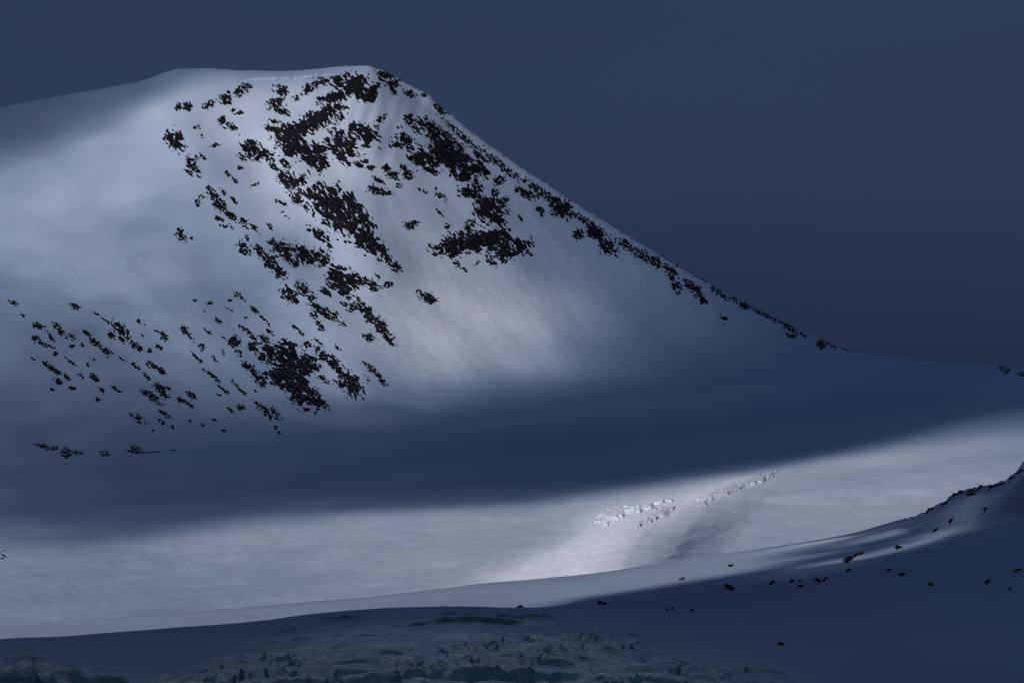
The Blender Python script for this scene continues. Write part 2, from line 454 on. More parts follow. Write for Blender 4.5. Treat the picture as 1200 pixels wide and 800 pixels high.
# ------------------------------------------------------------------ rock outcrops
def ell_field(u, v, ells):
    f = np.full(u.shape, -9.0); cv = np.zeros(u.shape)
    for e in ells:
        cx, cy, a, b, ang = e[:5]
        c = e[5] if len(e) > 5 else 0.8
        co, si = math.cos(R(ang)), math.sin(R(ang))
        x = (u - cx) * co + (v - cy) * si; y = -(u - cx) * si + (v - cy) * co
        g = 1 - np.sqrt((x / (a * 1.08)) ** 2 + (y / (b * 1.08)) ** 2)
        w = g > f
        f = np.where(w, g, f); cv = np.where(w, c, cv)
    return f, cv
OUT_N = [0]
def patch(name, ells, look, mat, hgt, step, ang, seed, nrm=(0, -0.70, 0.71), streak=(8.0, 2.9), noise_amp=1.0, props=None, detail=1.0, smooth=False, ns_clip=3.2, sink=0.9):
    us = [e[0] for e in ells]; vs_ = [e[1] for e in ells]; ra = [max(e[2], e[3]) * 1.25 + 2 for e in ells]
    x0 = min(a - r for a, r in zip(us, ra)); x1 = max(a + r for a, r in zip(us, ra))
    y0 = min(a - r for a, r in zip(vs_, ra)); y1 = max(a + r for a, r in zip(vs_, ra))
    gu = np.arange(x0, x1 + step, step); gv = np.arange(y1, y0 - step, -step)
    u, v = np.meshgrid(gu, gv)
    co, si = math.cos(R(ang)), math.sin(R(ang))
    a = u * co + v * si; b = -u * si + v * co
    wob = 2.2 * fbm(u / 9, v / 9, seed + 5, 2)
    big = max(e[2] * e[3] for e in ells)
    sc = min(1.3, max(.62, math.sqrt(big) / 10.5)); streak = (streak[0] * sc, streak[1] * sc)
    f, cv = ell_field(u + wob, v + wob * .7, ells)
    n = fbm(a / streak[0], (b + wob) / streak[1], seed, 4, 0.66)
    r = ridged(a / (streak[0] * .7), b / (streak[1] * .9), seed + 9, 3)
    nn = n + 0.35 * r
    core = f > 0.0
    if core.sum() < 4: core = f > f.max() - .4
    nn = (nn - nn[core].mean()) / (nn[core].std() + 1e-6)
    # cover decides how much of the rock stands clear of the snow
    z = np.interp(cv, [.3, .4, .5, .6, .7, .8, .9, 1.0], [-1.3, -1.0, -.7, -.42, -.15, .2, .75, 1.7])
    z = z + .6 * (min(1, max(0, (big - 60) / 120.0)))
    val = noise_amp * .55 * nn + .55 * z + np.minimum(f, .45) * 1.75 - .46
    keep = f > -1.6
    if not keep.any(): return None
    h = np.where(val > 0, 0.25 + ns_clip * (1 - np.exp(-1.6 * val)), np.maximum(val * 3, -1) * sink)
    h = h * hgt * .42 + .45 * detail * np.clip(val * 3, 0, 1) * np.maximum(0.0, 1.0 * r + 0.5)
    base = look(u, v)
    pos = base + h[..., None] * np.array(nrm)
    me = grid_mesh(name, pos, keep, smooth)
    return link(name, me, mat, None, **(props or {}))

def outcrop(label, ells, group=None, cov=None, name='rock_outcrop', cat='rock outcrop', hgt=1.0, step=0.65, **kw):
    OUT_N[0] += 1
    p = {'label': label, 'category': cat}
    if group: p['group'] = group
    if cov is not None: ells = [tuple(e[:5]) + (cov,) for e in ells]
    return patch(name, ells, lambda u, v: surface_at(u, v, r0=ROW_FOOT - 4, r1=ROW_SKY + 2), M_ROCK, hgt, step, 34 + (OUT_N[0] * 7) % 23, OUT_N[0] * 3, props=p, **kw)

# (cx, cy, half length, half width, tilt, cover) in photo pixels: where each one crops out of the slope
G1 = 'rock crags of the summit face'
outcrop('broad black crag directly below the rounded summit, largest of the top band', [(415, 101, 22, 11, 12), (392, 114, 16, 6, -12), (432, 114, 12, 6, 10), (398, 97, 8, 7, 80), (441, 105, 6, 7, 0, .6)], G1)
outcrop('small slanting crag under the cornice, left of the summit crag', [(366, 101, 15, 5, -35), (380, 95, 6, 4, -20)], G1)
outcrop('ragged column of three dark rock steps hanging below the cornice', [(330, 106, 8, 6, 20), (324, 121, 10, 7, -20), (330, 131, 10, 3.5, 15), (347, 115, 6, 3, 20, .55)], G1)
outcrop('short dark rock streak left of the snow runnel, high on the face', [(321, 142, 7, 2, 15), (315, 150, 7, 2.5, 10)], G1)
outcrop('slanting black crag band beneath the summit crag, middle of the face', [(371, 141, 25, 9, -22), (392, 127, 12, 5, -8), (350, 150, 10, 5, -10)], G1)
outcrop('blocky dark crag with a long left finger in mid face', [(340, 160, 16, 11, 15), (352, 153, 8, 7, 0), (321, 152, 7, 3, 15)], G1)
outcrop('wide broken crag wall in the middle of the summit face', [(354, 178, 23, 9, 30), (374, 189, 9, 10, 60), (372, 174, 8, 6, 10), (335, 176, 10, 5, 30), (383, 165, 6, 3, -20, .6)], G1)
outcrop('curved black crag right of the broken crag wall, below the summit snowfield', [(405, 168, 18, 9, 42), (428, 157, 15, 8, 22), (397, 180, 16, 5, 45), (414, 150, 7, 6, 50), (430, 168, 6, 5, 60)], G1)
outcrop('compact dark boulder shaped crag left of the broken crag wall', [(297, 176, 15, 9, 35), (292, 170, 10, 6, 0), (315, 183, 7, 5, 30)], G1)
outcrop('thin broken rock line below the compact boulder shaped crag', [(333, 191, 9, 4, 45), (322, 196, 7, 3, 40), (284, 185, 8, 3.5, 40, .6)], G1)
outcrop('wedge shaped dark crag just above the great black buttress', [(338, 213, 13, 8, 38), (353, 210, 6, 4, 0), (330, 206, 6, 5, 20)], G1)
outcrop('brownish crag foot between wedge shaped crag and great buttress', [(348, 233, 7, 6, 40), (357, 242, 8, 2, 48)], G1)
outcrop('great black buttress, longest rock wall in the middle of the face', [(392, 247, 40, 15, 40, .75), (417, 246, 26, 7, 52), (432, 283, 22, 9, 46), (390, 225, 10, 4, 15), (368, 231, 9, 4, 25), (420, 279, 8, 6, 30), (447, 295, 7, 5, 50)], G1, hgt=1.5)
outcrop('lone dark crag below the tail of the great buttress', [(462, 312, 9, 5, 38), (456, 304, 4, 2, 30)], G1)
outcrop('narrow split crag below the left edge of the great buttress', [(375, 276, 14, 5, 32), (386, 287, 6, 3, 35), (362, 264, 5, 2, 20, .5)], G1)
G2 = 'crags of the long rock rib below the shoulder'
outcrop('upper cluster of leaning rocks on the rib below the snow shoulder', [(251, 229, 11, 5, 50), (258, 240, 9, 6, 35), (246, 222, 5, 3, 50), (262, 226, 6, 2, 50)], G2)
outcrop('dark rock pair beneath the upper rib cluster', [(270, 252, 9, 4, 32), (285, 260, 5, 4, 35), (256, 256, 6, 2.5, 25), (265, 265, 9, 2.5, 10, .6)], G2)
outcrop('scattered small rocks on the rib beside the soft cloud shadow', [(298, 267, 9, 3, 45, .65), (288, 266, 5, 2, 20, .5)], G2)
outcrop('leaning rock cluster at the left bend of the rib', [(286, 291, 9, 6, 50), (303, 292, 7, 4.5, 42), (290, 280, 5, 3, 70, .6)], G2)
outcrop('dense black crag on the rib, left of the twin crag', [(330, 292, 12, 8, 35), (323, 286, 8, 4, 20, .7), (336, 300, 6, 4, 60)], G2)
outcrop('descending string of blocks below the dense rib crag', [(316, 307, 13, 6, 45), (327, 317, 10, 5, 42), (326, 323, 4, 3, 0), (305, 298, 6, 3, 40)], G2)
outcrop('twin headed black crag in the middle of the rib', [(353, 298, 11, 8, 60), (345, 308, 8, 4, 35), (362, 303, 6, 7, 80), (377, 302, 10, 9, 40), (366, 296, 6, 3, 30)], G2)
outcrop('large slabby crag below the twin headed crag', [(400, 329, 17, 12, 36), (391, 320, 8, 5, 20), (383, 342, 7, 3.5, 30), (404, 342, 6, 4, 20)], G2)
outcrop('reddish black crag to the right of the slabby crag', [(430, 331, 15, 5, 22), (416, 330, 7, 6, 30), (438, 338, 5, 3, 40)], G2)
outcrop('little forked rock at the right tip of the rib crags', [(454, 334, 7, 4, -15, .65), (443, 324, 3, 2, 40)], G2)
outcrop('rounded black crag on the lower rib, left side', [(339, 345, 10, 8, 48), (345, 352, 7, 4, 35)], G2)
outcrop('square dark crag just right of the rounded rib crag', [(355, 338, 8, 6, 42), (365, 348, 5, 4, 45), (350, 333, 5, 3, 20, .6)], G2)
outcrop('kidney shaped crag on the lower rib above the open snow', [(380, 366, 15, 5, 25), (390, 371, 6, 4.5, -10), (370, 357, 7, 3, 42), (368, 368, 5, 6, 70, .6)], G2)
outcrop('thin falling rock string below the kidney shaped crag', [(374, 380, 9, 3, 52, .7), (378, 386, 6, 3, 20, .5)], G2)
outcrop('small hooked rock right of the kidney shaped crag', [(414, 360, 8, 5, -35, .7), (404, 357, 6, 3, 20, .6), (402, 380, 5, 3, 40, .6)], G2)
outcrop('long stepped crag dropping along the right side of the lower rib', [(430, 367, 16, 6, 50), (446, 382, 15, 6, 50), (424, 356, 8, 4, 50, .7), (455, 397, 10, 3, 45)], G2)
outcrop('small rough rock below the long stepped crag', [(432, 395, 7, 4.5, 20, .75)], G2)
G3 = 'crags at the foot of the face'
outcrop('biggest black crag at the foot of the face, broad and shattered', [(340, 425, 26, 14, 50, .75), (350, 455, 26, 12, 50, .75), (318, 412, 20, 6, 32, .7), (333, 440, 15, 9, 0, .9), (360, 455, 14, 5, 60, .8), (362, 425, 14, 8, 45, .7), (355, 435, 7, 9, 10)], G3, hgt=1.5)
outcrop('slanting dark fin on the left flank of the biggest foot crag', [(308, 419, 10, 5, 38), (325, 447, 13, 4, 50), (305, 446, 9, 5, 42, .75)], G3)
outcrop('shattered rocks left of the biggest foot crag', [(291, 430, 9, 4, 22, .75), (297, 436, 5, 3, 40)], G3)
outcrop('thin rock toe below the biggest foot crag', [(372, 468, 12, 5, 48), (380, 476, 5, 2, 45, .7)], G3)
outcrop('slender upright crag standing on top of the biggest foot crag', [(341, 405, 6, 5, 60), (334, 400, 5, 3, 40, .7), (345, 412, 6, 2, 75)], G3)
outcrop('round black crag low on the face, right of the biggest foot crag', [(412, 450, 14, 8, 55, .85), (400, 450, 7, 5, 20, .7), (418, 456, 6, 4, 60)], G3)
outcrop('falling rock chain above the round low crag', [(392, 427, 17, 6, 50, .7), (382, 420, 8, 4, 40, .7), (396, 434, 6, 4, 40)], G3)
outcrop('broken rock strip between the biggest foot crag and the falling chain', [(375, 414, 9, 5, 50, .7), (366, 428, 8, 4, 30, .7), (380, 445, 9, 3, 40, .65)], G3)
outcrop('last rock fan on the right of the foot crags', [(437, 434, 15, 3.5, 42, .65), (447, 446, 9, 3, 42, .65), (430, 444, 6, 2, 70, .6)], G3)
outcrop('thin rock thread above the biggest foot crag', [(350, 387, 13, 2, 42, .7), (360, 404, 6, 4, 0, .7), (372, 400, 8, 2, 40, .5), (395, 407, 6, 1.6, 45)], G3)
G4 = 'crags of the right shoulder'
outcrop('shattered spur on the summit skyline, speckled with snow', [(455, 92, 22, 8, 48, .52), (447, 88, 7, 4, 30, .6), (460, 103, 8, 4, 70, .6)], G4, hgt=.7)
outcrop('small notch rock on the skyline right of the summit', [(482, 110, 6, 4, 30), (497, 112, 4, 2, 30)], G4, hgt=.7)
outcrop('dark knob on the skyline at the top of the right ridge', [(516, 129, 7, 3.5, 45), (512, 124, 4, 2.5, 20)], G4, hgt=.7)
outcrop('upright dark rock below the notch in the skyline', [(479, 140, 6, 7, 70, .75), (487, 151, 8, 5, 60, .6), (468, 150, 4, 3, 40, .5)], G4)
outcrop('speckled rock field high on the right shoulder', [(507, 153, 18, 9, 50, .6), (520, 165, 10, 6, 50, .6), (495, 145, 8, 5, 40, .5)], G4)
outcrop('flat black crag left of the right shoulder, under the flutes', [(475, 163, 11, 5, 16), (465, 170, 9, 4, 5), (480, 172, 5, 3, 40)], G4)
outcrop('feathered rock trace in the snow flutes below the summit', [(447, 139, 11, 4, -30, .55), (441, 148, 5, 3, 60, .55)], G4)
outcrop('dense black crag in the centre of the right shoulder', [(497, 186, 16, 9, 20, .85), (512, 182, 12, 9, 30, .8), (505, 200, 11, 3, 25)], G4)
outcrop('rugged crag right of the dense shoulder crag', [(520, 174, 20, 9, 40, .65), (528, 190, 14, 7, 30, .7), (540, 203, 16, 7, 30, .7)], G4)
outcrop('long dark crag slanting to a fine finger near the ridge', [(545, 189, 24, 9, 36, .75), (565, 197, 12, 3.5, 52), (560, 182, 10, 3, 40, .7)], G4)
outcrop('round rock cluster at the left edge of the right shoulder', [(460, 205, 8, 5, 20), (478, 205, 8, 5, 35), (473, 197, 5, 3, 50), (467, 217, 4, 3, 60)], G4)
outcrop('lens shaped dark rock alone in the snow bowl, left of the shoulder', [(445, 225, 13, 4, 9), (438, 221, 6, 3, 30), (455, 224, 4, 2, 20)], G4)
outcrop('tiny twin rocks above the lens shaped rock', [(453, 197, 3.5, 3.5, 0), (435, 197, 4, 2, -20), (428, 189, 4, 2.5, 0), (420, 193, 5, 2.5, 30), (444, 211, 6, 2, 30)], G4, cov=.95)
outcrop('thin horizontal rock flecks in the bowl below the shoulder crags', [(495, 224, 6, 2, 20, .6), (516, 230, 8, 3.5, 32, .65), (512, 222, 2, 3, 0, .6)], G4)
outcrop('dark wedge of rock in mid shoulder, above the big square crag', [(552, 226, 14, 7, 12), (560, 218, 8, 5, 40, .7), (545, 222, 4, 2, 20)], G4)
outcrop('big square black crag low in the shoulder', [(572, 246, 15, 12, 35, .85), (584, 256, 8, 6, 40, .8), (566, 239, 8, 5, 20)], G4)
outcrop('upright rock row right of the big square crag', [(585, 212, 6, 7, 50, .75), (580, 226, 6, 5, 50, .7), (590, 236, 4, 6, 60), (592, 250, 4, 6, 60, .6)], G4)
outcrop('broad black cliff band at the bottom of the shoulder', [(548, 283, 25, 9, -8, .85), (532, 288, 13, 9, 0, .9), (575, 281, 15, 9, 10, .85), (560, 290, 8, 5, -20)], G4, hgt=1.3)
outcrop('right hand tail of the bottom cliff band, ribbed with snow', [(598, 293, 22, 8, -14, .75), (611, 287, 11, 6, 45, .7), (592, 272, 9, 6, 45, .65)], G4)
outcrop('pale speckled knob at the left end of the bottom cliff band', [(511, 293, 9, 7, 20, .6), (505, 288, 4, 3, 0, .6)], G4)
outcrop('loose blocks scattered beneath the bottom cliff band', [(535, 309, 5, 3.5, 40, .7), (544, 316, 4, 2, 20), (560, 309, 6, 2.5, -20, .65), (577, 308, 7, 4, 35, .7), (590, 305, 5, 3.5, 10, .7)], G4)
outcrop('crumbled rock step between square crag and bottom cliff band', [(552, 261, 8, 5, 25, .6), (548, 267, 4, 4, 60), (524, 265, 7, 3, 30, .5), (515, 249, 6, 2, 50, .7)], G4)
outcrop('small dark crag alone in the open bowl beneath the shoulder', [(481, 264, 8, 5, -20), (486, 261, 4, 3, 0)], G4)
outcrop('lone black rock low in the bright open snow', [(502, 349, 10, 5, 22, .85), (491, 341, 4, 1.6, 10)], G4)
outcrop('dark rock wedge on the snow below the ridge, first of the ridge row', [(617, 227, 12, 5, 25), (608, 224, 6, 3.5, 0)], G4)
outcrop('slanted small rock left of the round ridge crag', [(634, 247, 7, 4, 50), (610, 256, 4, 1.8, 50)], G4)
outcrop('round black crag hanging below the right ridge', [(658, 244, 11, 9, 25, .9), (664, 250, 7, 6, 60), (652, 236, 5, 3, 30, .7)], G4)
outcrop('low dark rock between the round ridge crag and the twin ridge crag', [(677, 275, 6, 6, 30, .8)], G4)
outcrop('twin black crags stacked under the right ridge', [(697, 272, 8, 6, 30, .95), (704, 281, 6, 4, 50), (712, 289, 11, 7, 42, .85)], G4)
G5 = 'broken rock bands of the lower right ridge'
outcrop('sparse rock flecks along the snow edge above the twin ridge crags', [(720, 263, 13, 3, 35, .5), (732, 283, 4, 4, 40, .7), (743, 282, 4, 2, 30, .6)], G5, hgt=.6)
outcrop('small black rock at the head of the lower ridge band', [(768, 306, 9, 5, 42, .8), (757, 296, 6, 3, 40, .5)], G5)
outcrop('slanting rock rows in the middle of the lower ridge band', [(784, 315, 9, 4, 36, .75), (779, 294, 9, 2.5, 40, .6), (795, 310, 6, 3, 30, .6)], G5)
outcrop('dense dark wedge at the lower left of the ridge band', [(793, 336, 9, 5, 48, .8), (787, 326, 6, 3, 40, .7)], G5)
outcrop('long dark slab in the lower ridge band', [(812, 338, 14, 5, 38, .8), (822, 350, 9, 4, 46, .75), (806, 330, 7, 3, 30, .6)], G5)
outcrop('rock teeth on the skyline of the lower ridge band', [(810, 314, 9, 3, 40, .75), (823, 322, 9, 3, 34, .75), (838, 332, 8, 2.5, 32, .6)], G5, hgt=.7)
outcrop('speckled strip along the ridge below the rock teeth', [(842, 342, 16, 4, 34, .55), (857, 349, 9, 3.5, 34, .6), (871, 357, 5, 3.5, 30, .9)], G5, hgt=.7)
outcrop('thin rock dashes on the snow below the ridge strip', [(847, 372, 5, 2, 30), (845, 379, 3, 1, 20, .7)], G5)
outcrop('narrow dark rock band low on the ridge', [(893, 367, 18, 3, 28, .65), (912, 375, 8, 3, 28, .65)], G5, hgt=.7)
outcrop('small rock fins under the narrow low band', [(926, 384, 11, 4, 32, .75), (927, 393, 6, 2.5, 10), (941, 392, 6, 2, 30, .7)], G5, hgt=.7)
outcrop('last dark rock teeth where the ridge meets the pass', [(962, 403, 4.5, 4, 60, .9), (974, 402, 9, 4, 32, .8), (990, 407, 8, 3.5, 34, .8), (997, 402, 6, 1.8, 34, .7)], G5, hgt=.7)
G6 = 'speckled rubble along the right skyline ridge'
for lab, e in (('rubble streak on the ridge crest just below the skyline knob', [(540, 158, 30, 4, 42, .38)]),
               ('rubble streak on the ridge crest above the fingered crag', [(585, 192, 30, 5, 38, .38)]),
               ('rubble streak on the ridge crest above the round ridge crag', [(638, 228, 32, 5, 35, .38)]),
               ('rubble streak on the ridge crest above the twin crags', [(690, 262, 28, 4.5, 34, .36)]),
               ('rubble streak on the ridge crest at the head of the lower band', [(745, 295, 30, 5, 33, .36)]),
               ('short rubble patch inside the ridge below the skyline knob', [(530, 165, 26, 5, 45, .34)])):
    outcrop(lab, e, G6, name='rock_rubble', cat='rubble', hgt=.5, streak=(4.0, 1.5), cov=.5)
G7 = 'small rocks high on the left of the face'
for lab, e in (('slim dark crag standing highest at the left under the cornice', [(283, 106, 10, 5, -45, .8), (291, 101, 5, 2.5, 0)]),
               ('crooked dark rock below the highest left crag', [(265, 116, 7, 6, -35, .85), (268, 109, 3, 3, 0, .7)]),
               ('spiky low rock left of the crooked rock', [(246, 122, 9, 4.5, -18, .65), (241, 127, 4, 3, 0, .6)]),
               ('pair of round dark rocks at the far upper left of the face', [(209, 126, 3, 4, 0, .9), (220, 125, 5, 4.5, 0, .9)]),
               ('small broken rocks below the crooked rock', [(279, 132, 6, 2.5, -10, .7), (274, 130, 3, 2, 0)]),
               ('single round brown rock on the bare upper snow', [(261, 141, 3.5, 3.5, 0, 1)]),
               ('loose dark chips right of the single round rock', [(272, 149, 8, 4, 25, .75), (264, 149, 4, 2, 0, .6)]),
               ('faint rock specks on the bare upper left snow', [(233, 149, 4, 2, 40, .6), (237, 160, 4, 1.8, 60, .6), (228, 150, 2, 2, 0, .7)]),
               ('small flat dark rock alone in the upper left snow', [(252, 170, 6, 2.2, 0, .8)]),
               ('leaning dark crag on the left snow shoulder', [(204, 166, 13, 6, 42, .85), (210, 160, 9, 4, 65, .8)]),
               ('split dark rock below the leaning shoulder crag', [(225, 193, 9, 5, 55, .85), (232, 186, 4, 2, 60, .6), (237, 183, 6, 2, 55, .7), (230, 199, 5, 2, 30)]),
               ('faint rock dashes under the split shoulder rock', [(221, 202, 7, 1.6, 42, .75), (233, 207, 3, 1.3, 30)]),
               ('two thin rock dashes in the smooth snow above the rib', [(266, 203, 5, 1.8, 50, .8), (275, 211, 4, 2, 55, .8)]),
               ('faint stone specks above the great buttress on its left', [(298, 217, 6, 2.2, -15, .6)]),
               ('tiny rock flecks left of the crag foot under the wedge', [(325, 235, 4, 2, 10, .8), (332, 238, 5, 2.5, 20, .7)]),
               ('small dark rock below the compact boulder shaped crag', [(281, 197, 4, 2, 20, .9)]),
               ('hooked rock at the upper left edge of the rib', [(231, 237, 4, 4, 60, .7), (236, 231, 3, 3, 30, .6)]),
               ('thin slanting rock dash on the snow right of the upper rib', [(274, 234, 5, 1.5, 48, .9)]),
               ('fan of small dark rocks alone in the hollow of the left slope', [(212, 277, 9, 5, 30, .65), (211, 271, 4, 3, 60, .8), (225, 279, 3, 1.5, 20)]),
               ('little stones scattered over the snow between rib and buttress', [(316, 265, 4, 2, 50, .7), (336, 254, 4, 1.6, 40, .6), (330, 248, 2, 1.2, 0, .8)])):
    outcrop(lab, e, G7, cat='rock', name='rock')

# rubble scattered over the lower left slope: individual rocks, many alike
L_A = 'small dark rock on the lower left slope, one of a scatter poking through the snow'
L_B = 'small dark rock between the lower left scatter and the biggest foot crag'
low_left = [(16, 355, 10, 3.5, 20, .6), (27, 370, 5, 2, 40), (88, 359, 8, 4.5, 30, .75), (112, 367, 13, 2.5, 28, .7), (125, 376, 12, 3.5, 38, .7), (140, 385, 13, 6, 48, .75),
            (131, 393, 6, 6, 60, .95), (143, 398, 6, 3, 60), (45, 382, 8, 4, 30, .75), (60, 395, 12, 3.5, 58, .85), (70, 387, 9, 3.5, 52, .75), (84, 395, 8, 4.5, 45, .75), (84, 405, 3, 4.5, 0, 1),
            (102, 390, 11, 5, 42, .8), (112, 402, 9, 4.5, 35), (125, 412, 7, 4.5, 25), (96, 405, 4, 6, 20, .75), (66, 415, 6, 5, 40), (83, 424, 15, 3, 38, .85), (53, 404, 9, 3, 22, .7),
            (43, 397, 6, 5, 30, .7), (102, 427, 7, 5, 40, .55), (60, 431, 12, 3, 36, .85), (68, 447, 8, 4.5, 40, .95), (62, 457, 6, 2, 18), (79, 442, 4, 2, 45), (38, 420, 6, 3.5, 42, .65),
            (160, 406, 7, 4, 30, .85), (174, 410, 4, 3, 45), (110, 442, 6, 3.5, 42, .9), (136, 456, 13, 4.5, 32, .75), (115, 467, 7, 5, 40, .65), (85, 455, 2.5, 2.5, 0, 1), (120, 458, 3, 2, 40),
            (159, 429, 9, 4, 30, .75), (180, 429, 11, 4.5, 28, .75), (190, 435, 5, 3.5, 42, .9), (172, 441, 11, 3.5, 42, .8), (187, 454, 7, 4.5, 32, .8), (197, 455, 4.5, 3.5, 30, .85),
            (175, 462, 10, 3.5, 20, .75), (182, 470, 13, 3.5, 28, .6), (192, 462, 7, 3.5, 42, .8), (212, 469, 6, 3, 22, .95), (222, 474, 8, 2.5, 35, .8), (224, 463, 7, 4, 45, .65),
            (162, 490, 10, 5, 32, .6), (193, 485, 13, 4, 35, .75), (190, 495, 9, 4, 48, .6), (179, 504, 4.5, 2, 40), (193, 395, 4.5, 4, 55), (185, 389, 6, 2.5, 32, .8), (165, 378, 7, 2, 32, .6),
            (166, 393, 4, 2, 50), (186, 407, 4, 2, 30, .9), (157, 425, 4, 2, 20, .7), (143, 420, 5, 2, 30, .6), (95, 440, 5, 3, 40, .55), (108, 420, 4, 3, 30, .5), (222, 494, 3, 1.2, 30), (237, 497, 2, 1.2, 0),
            (202, 500, 2.5, 1.5, 30), (262, 504, 2, 1.4, 0), (251, 492, 3, 1.2, 35)]
mid_low = [(282, 347, 13, 3, 42, .65), (298, 363, 7, 3.5, 42, .85), (245, 355, 2.6, 2.6, 0, 1), (229, 352, 4, 2, 10, .8), (256, 376, 7, 4.5, 42, .85), (275, 401, 5, 5, 60, .95), (236, 406, 4.5, 4.5, 40, .75),
           (216, 387, 5, 4, 60, .8), (232, 420, 9, 2, 40, .85), (251, 420, 7, 2.5, 52, .75), (294, 407, 4, 4, 30, .9), (280, 414, 7, 5, 60, .55), (310, 375, 11, 2, 45, .6), (268, 362, 9, 3, 22, .55),
           (280, 382, 8, 4.5, 45, .55), (292, 391, 11, 3.5, 45, .65), (310, 397, 9, 5, 40, .7), (262, 413, 7, 2.5, 60, .65), (250, 441, 13, 3.5, 46, .75), (261, 456, 10, 2, 40, .9), (281, 456, 11, 2.5, 45, .75),
           (282, 477, 3.2, 3, 0, 1), (271, 481, 6, 2.2, 50, .9), (300, 472, 13, 3.5, 46, .65), (312, 482, 13, 5, 42, .6), (324, 485, 11, 4, 50, .55), (257, 463, 4, 2, 20, .8), (300, 458, 5, 1.6, 40, .7),
           (223, 394, 7, 3, 55, .6), (243, 388, 6, 2, 40, .55), (262, 396, 4, 2, 40, .6), (315, 410, 6, 3, 50, .7), (316, 388, 7, 3, 50, .6), (288, 372, 6, 1.6, 40, .6), (240, 366, 5, 2, 40, .5), (239, 433, 5, 2, 50, .6),
           (270, 352, 2.5, 2, 0, .9), (277, 347, 3, 2, 0, .9), (322, 500, 3, 1.5, 40), (328, 507, 2, 1.2, 30)]
def vary(e):
    k = random.choice((.55, .7, .85, 1.0, 1.15))
    return (e[0], e[1], max(2.2, e[2] * .95 * k), max(1.3, e[3] * .8 * k)) + tuple(e[4:])
low_left = [vary(e) for e in low_left]
mid_low = [vary(e) for e in mid_low]
for e in low_left:
    outcrop(L_A, [e], 'scattered rocks of the lower left slope', name='rock', cat='rock', hgt=.8)
for e in mid_low:
    outcrop(L_B, [e], 'scattered rocks beside the foot crags', name='rock', cat='rock', hgt=.8)
for lab, e in (('flat line of dark rocks farthest down the left slope', [(52, 523, 10, 2, 14, .85), (64, 525, 4, 2, 0)]),
               ('small dark rock clump right of the flat rock line', [(77, 530, 5, 4, 20, .95), (90, 530, 8, 2.5, 18, .7)]),
               ('little rock between the low clump and the dark stone trail', [(123, 532, 5, 3, 12, .85)]),
               ('dark stone trail that ends in a round rock, lowest on the left slope', [(165, 533, 13, 5, 48, .85), (155, 528, 6, 2, 10), (176, 552, 4, 2.5, 0), (181, 546, 7, 3.5, 25, .75)]),
               ('tiny lone stone to the right of the dark stone trail', [(201, 542, 2.5, 1.4, 10, 1)])):
    outcrop(lab, e, 'lowest rocks of the left slope', cat='rock', name='rock', hgt=.8)
outcrop('small dark rock on the snow of the far pass at right', [(1178, 433, 5, 3, 20, .95)], 'rocks on the far pass', cat='rock', name='rock')
outcrop('dark rock at the picture edge on the far pass', [(1199, 439, 4, 2.5, 20, .95)], 'rocks on the far pass', cat='rock', name='rock')

# ------------------------------------------------------------------ seracs: broken ice walls on the glacier bulges
def serac(label, ells, hgt, seed, ang):
    return patch('serac', ells, lambda u, v: surface_at(u, v, r0=0, r1=ROW_FOOT), M_SERAC, hgt, 0.5, ang, seed, nrm=(-.25, -0.55, 0.80), streak=(26, 2.2),
                 noise_amp=.9, props={'label': label, 'category': 'serac', 'group': 'ice walls on the glacier'}, detail=hgt * .6, smooth=True, ns_clip=3.2)
serac('broken blue white ice wall at the head of the bright avalanche cone', [(722, 602, 19, 5, -22, .97), (746, 596, 24, 3.6, -10, .9), (772, 590, 16, 1.5, -14, .75)], 1.5, 901, -14)
serac('jagged ice lip on the crest right of the main ice wall', [(774, 602, 15, 3.4, -24, .97), (756, 610, 12, 2.5, -32, .8)], 1.4, 911, -26)
serac('long slanting ice cliff on the upper glacier bulge, right of the main ice wall', [(846, 577, 22, 3.4, -20, .97), (880, 565, 20, 3, -18, .97), (902, 557, 10, 1.6, -25, .9), (826, 588, 9, 3, -50, .8)], 1.3, 921, -19)
# rough rubble at the foot of the cone
patch('bergschrund_rocks', [(3, 650, 5, 6, 50, .42)], lambda u, v: surface_at(u, v, r0=0, r1=ROW_FOOT), M_ROCK, .6, 0.9, 44, 955,
      props={'label': 'speckled stones on the glacier at the left picture edge', 'category': 'rock'}).name = 'rock'

# ------------------------------------------------------------------ crevassed ice in the foreground
iu = np.arange(-60, 965, 1.25); iv = np.linspace(850, 706, 290)
IU, IV = np.meshgrid(iu, iv)
base = near_at(IU, IV)
# where the ice is broken
wob = 14 * fbm(IU / 60, IV / 25, 71, 3)
top = crv([(-60, 772), (0, 760), (70, 764), (130, 776), (170, 792), (230, 775), (300, 745), (350, 727), (430, 714), (500, 712), (600, 712), (680, 724), (740, 734), (780, 752), (830, 766), (900, 776), (935, 800), (965, 850)], IU)
inside = sst(-4, 40, IV - top + wob * .6)
bx, by = base[..., 0], base[..., 1]
warp = 20 * fbm(bx / 120, by / 120, 73, 2)
wx2 = bx + warp; wy2 = by + warp * 1.4 + 0.10 * bx
blocks = ridged(wx2 / 75, wy2 / 34, 75, 3)
steps = wy2 / 34 + 0.8 * fbm(bx / 90, by / 60, 77, 3)
saw = steps - np.floor(steps)                                     # each band rises gently, then breaks off in a wall
wall = np.where(saw < 0.14, saw / 0.14, ((1 - saw) / 0.86) ** 1.3)
strong = sst(0.0, 0.6, fbm(bx / 130, by / 130, 79, 2) + sst(735, 790, IV) * .9 - .1)
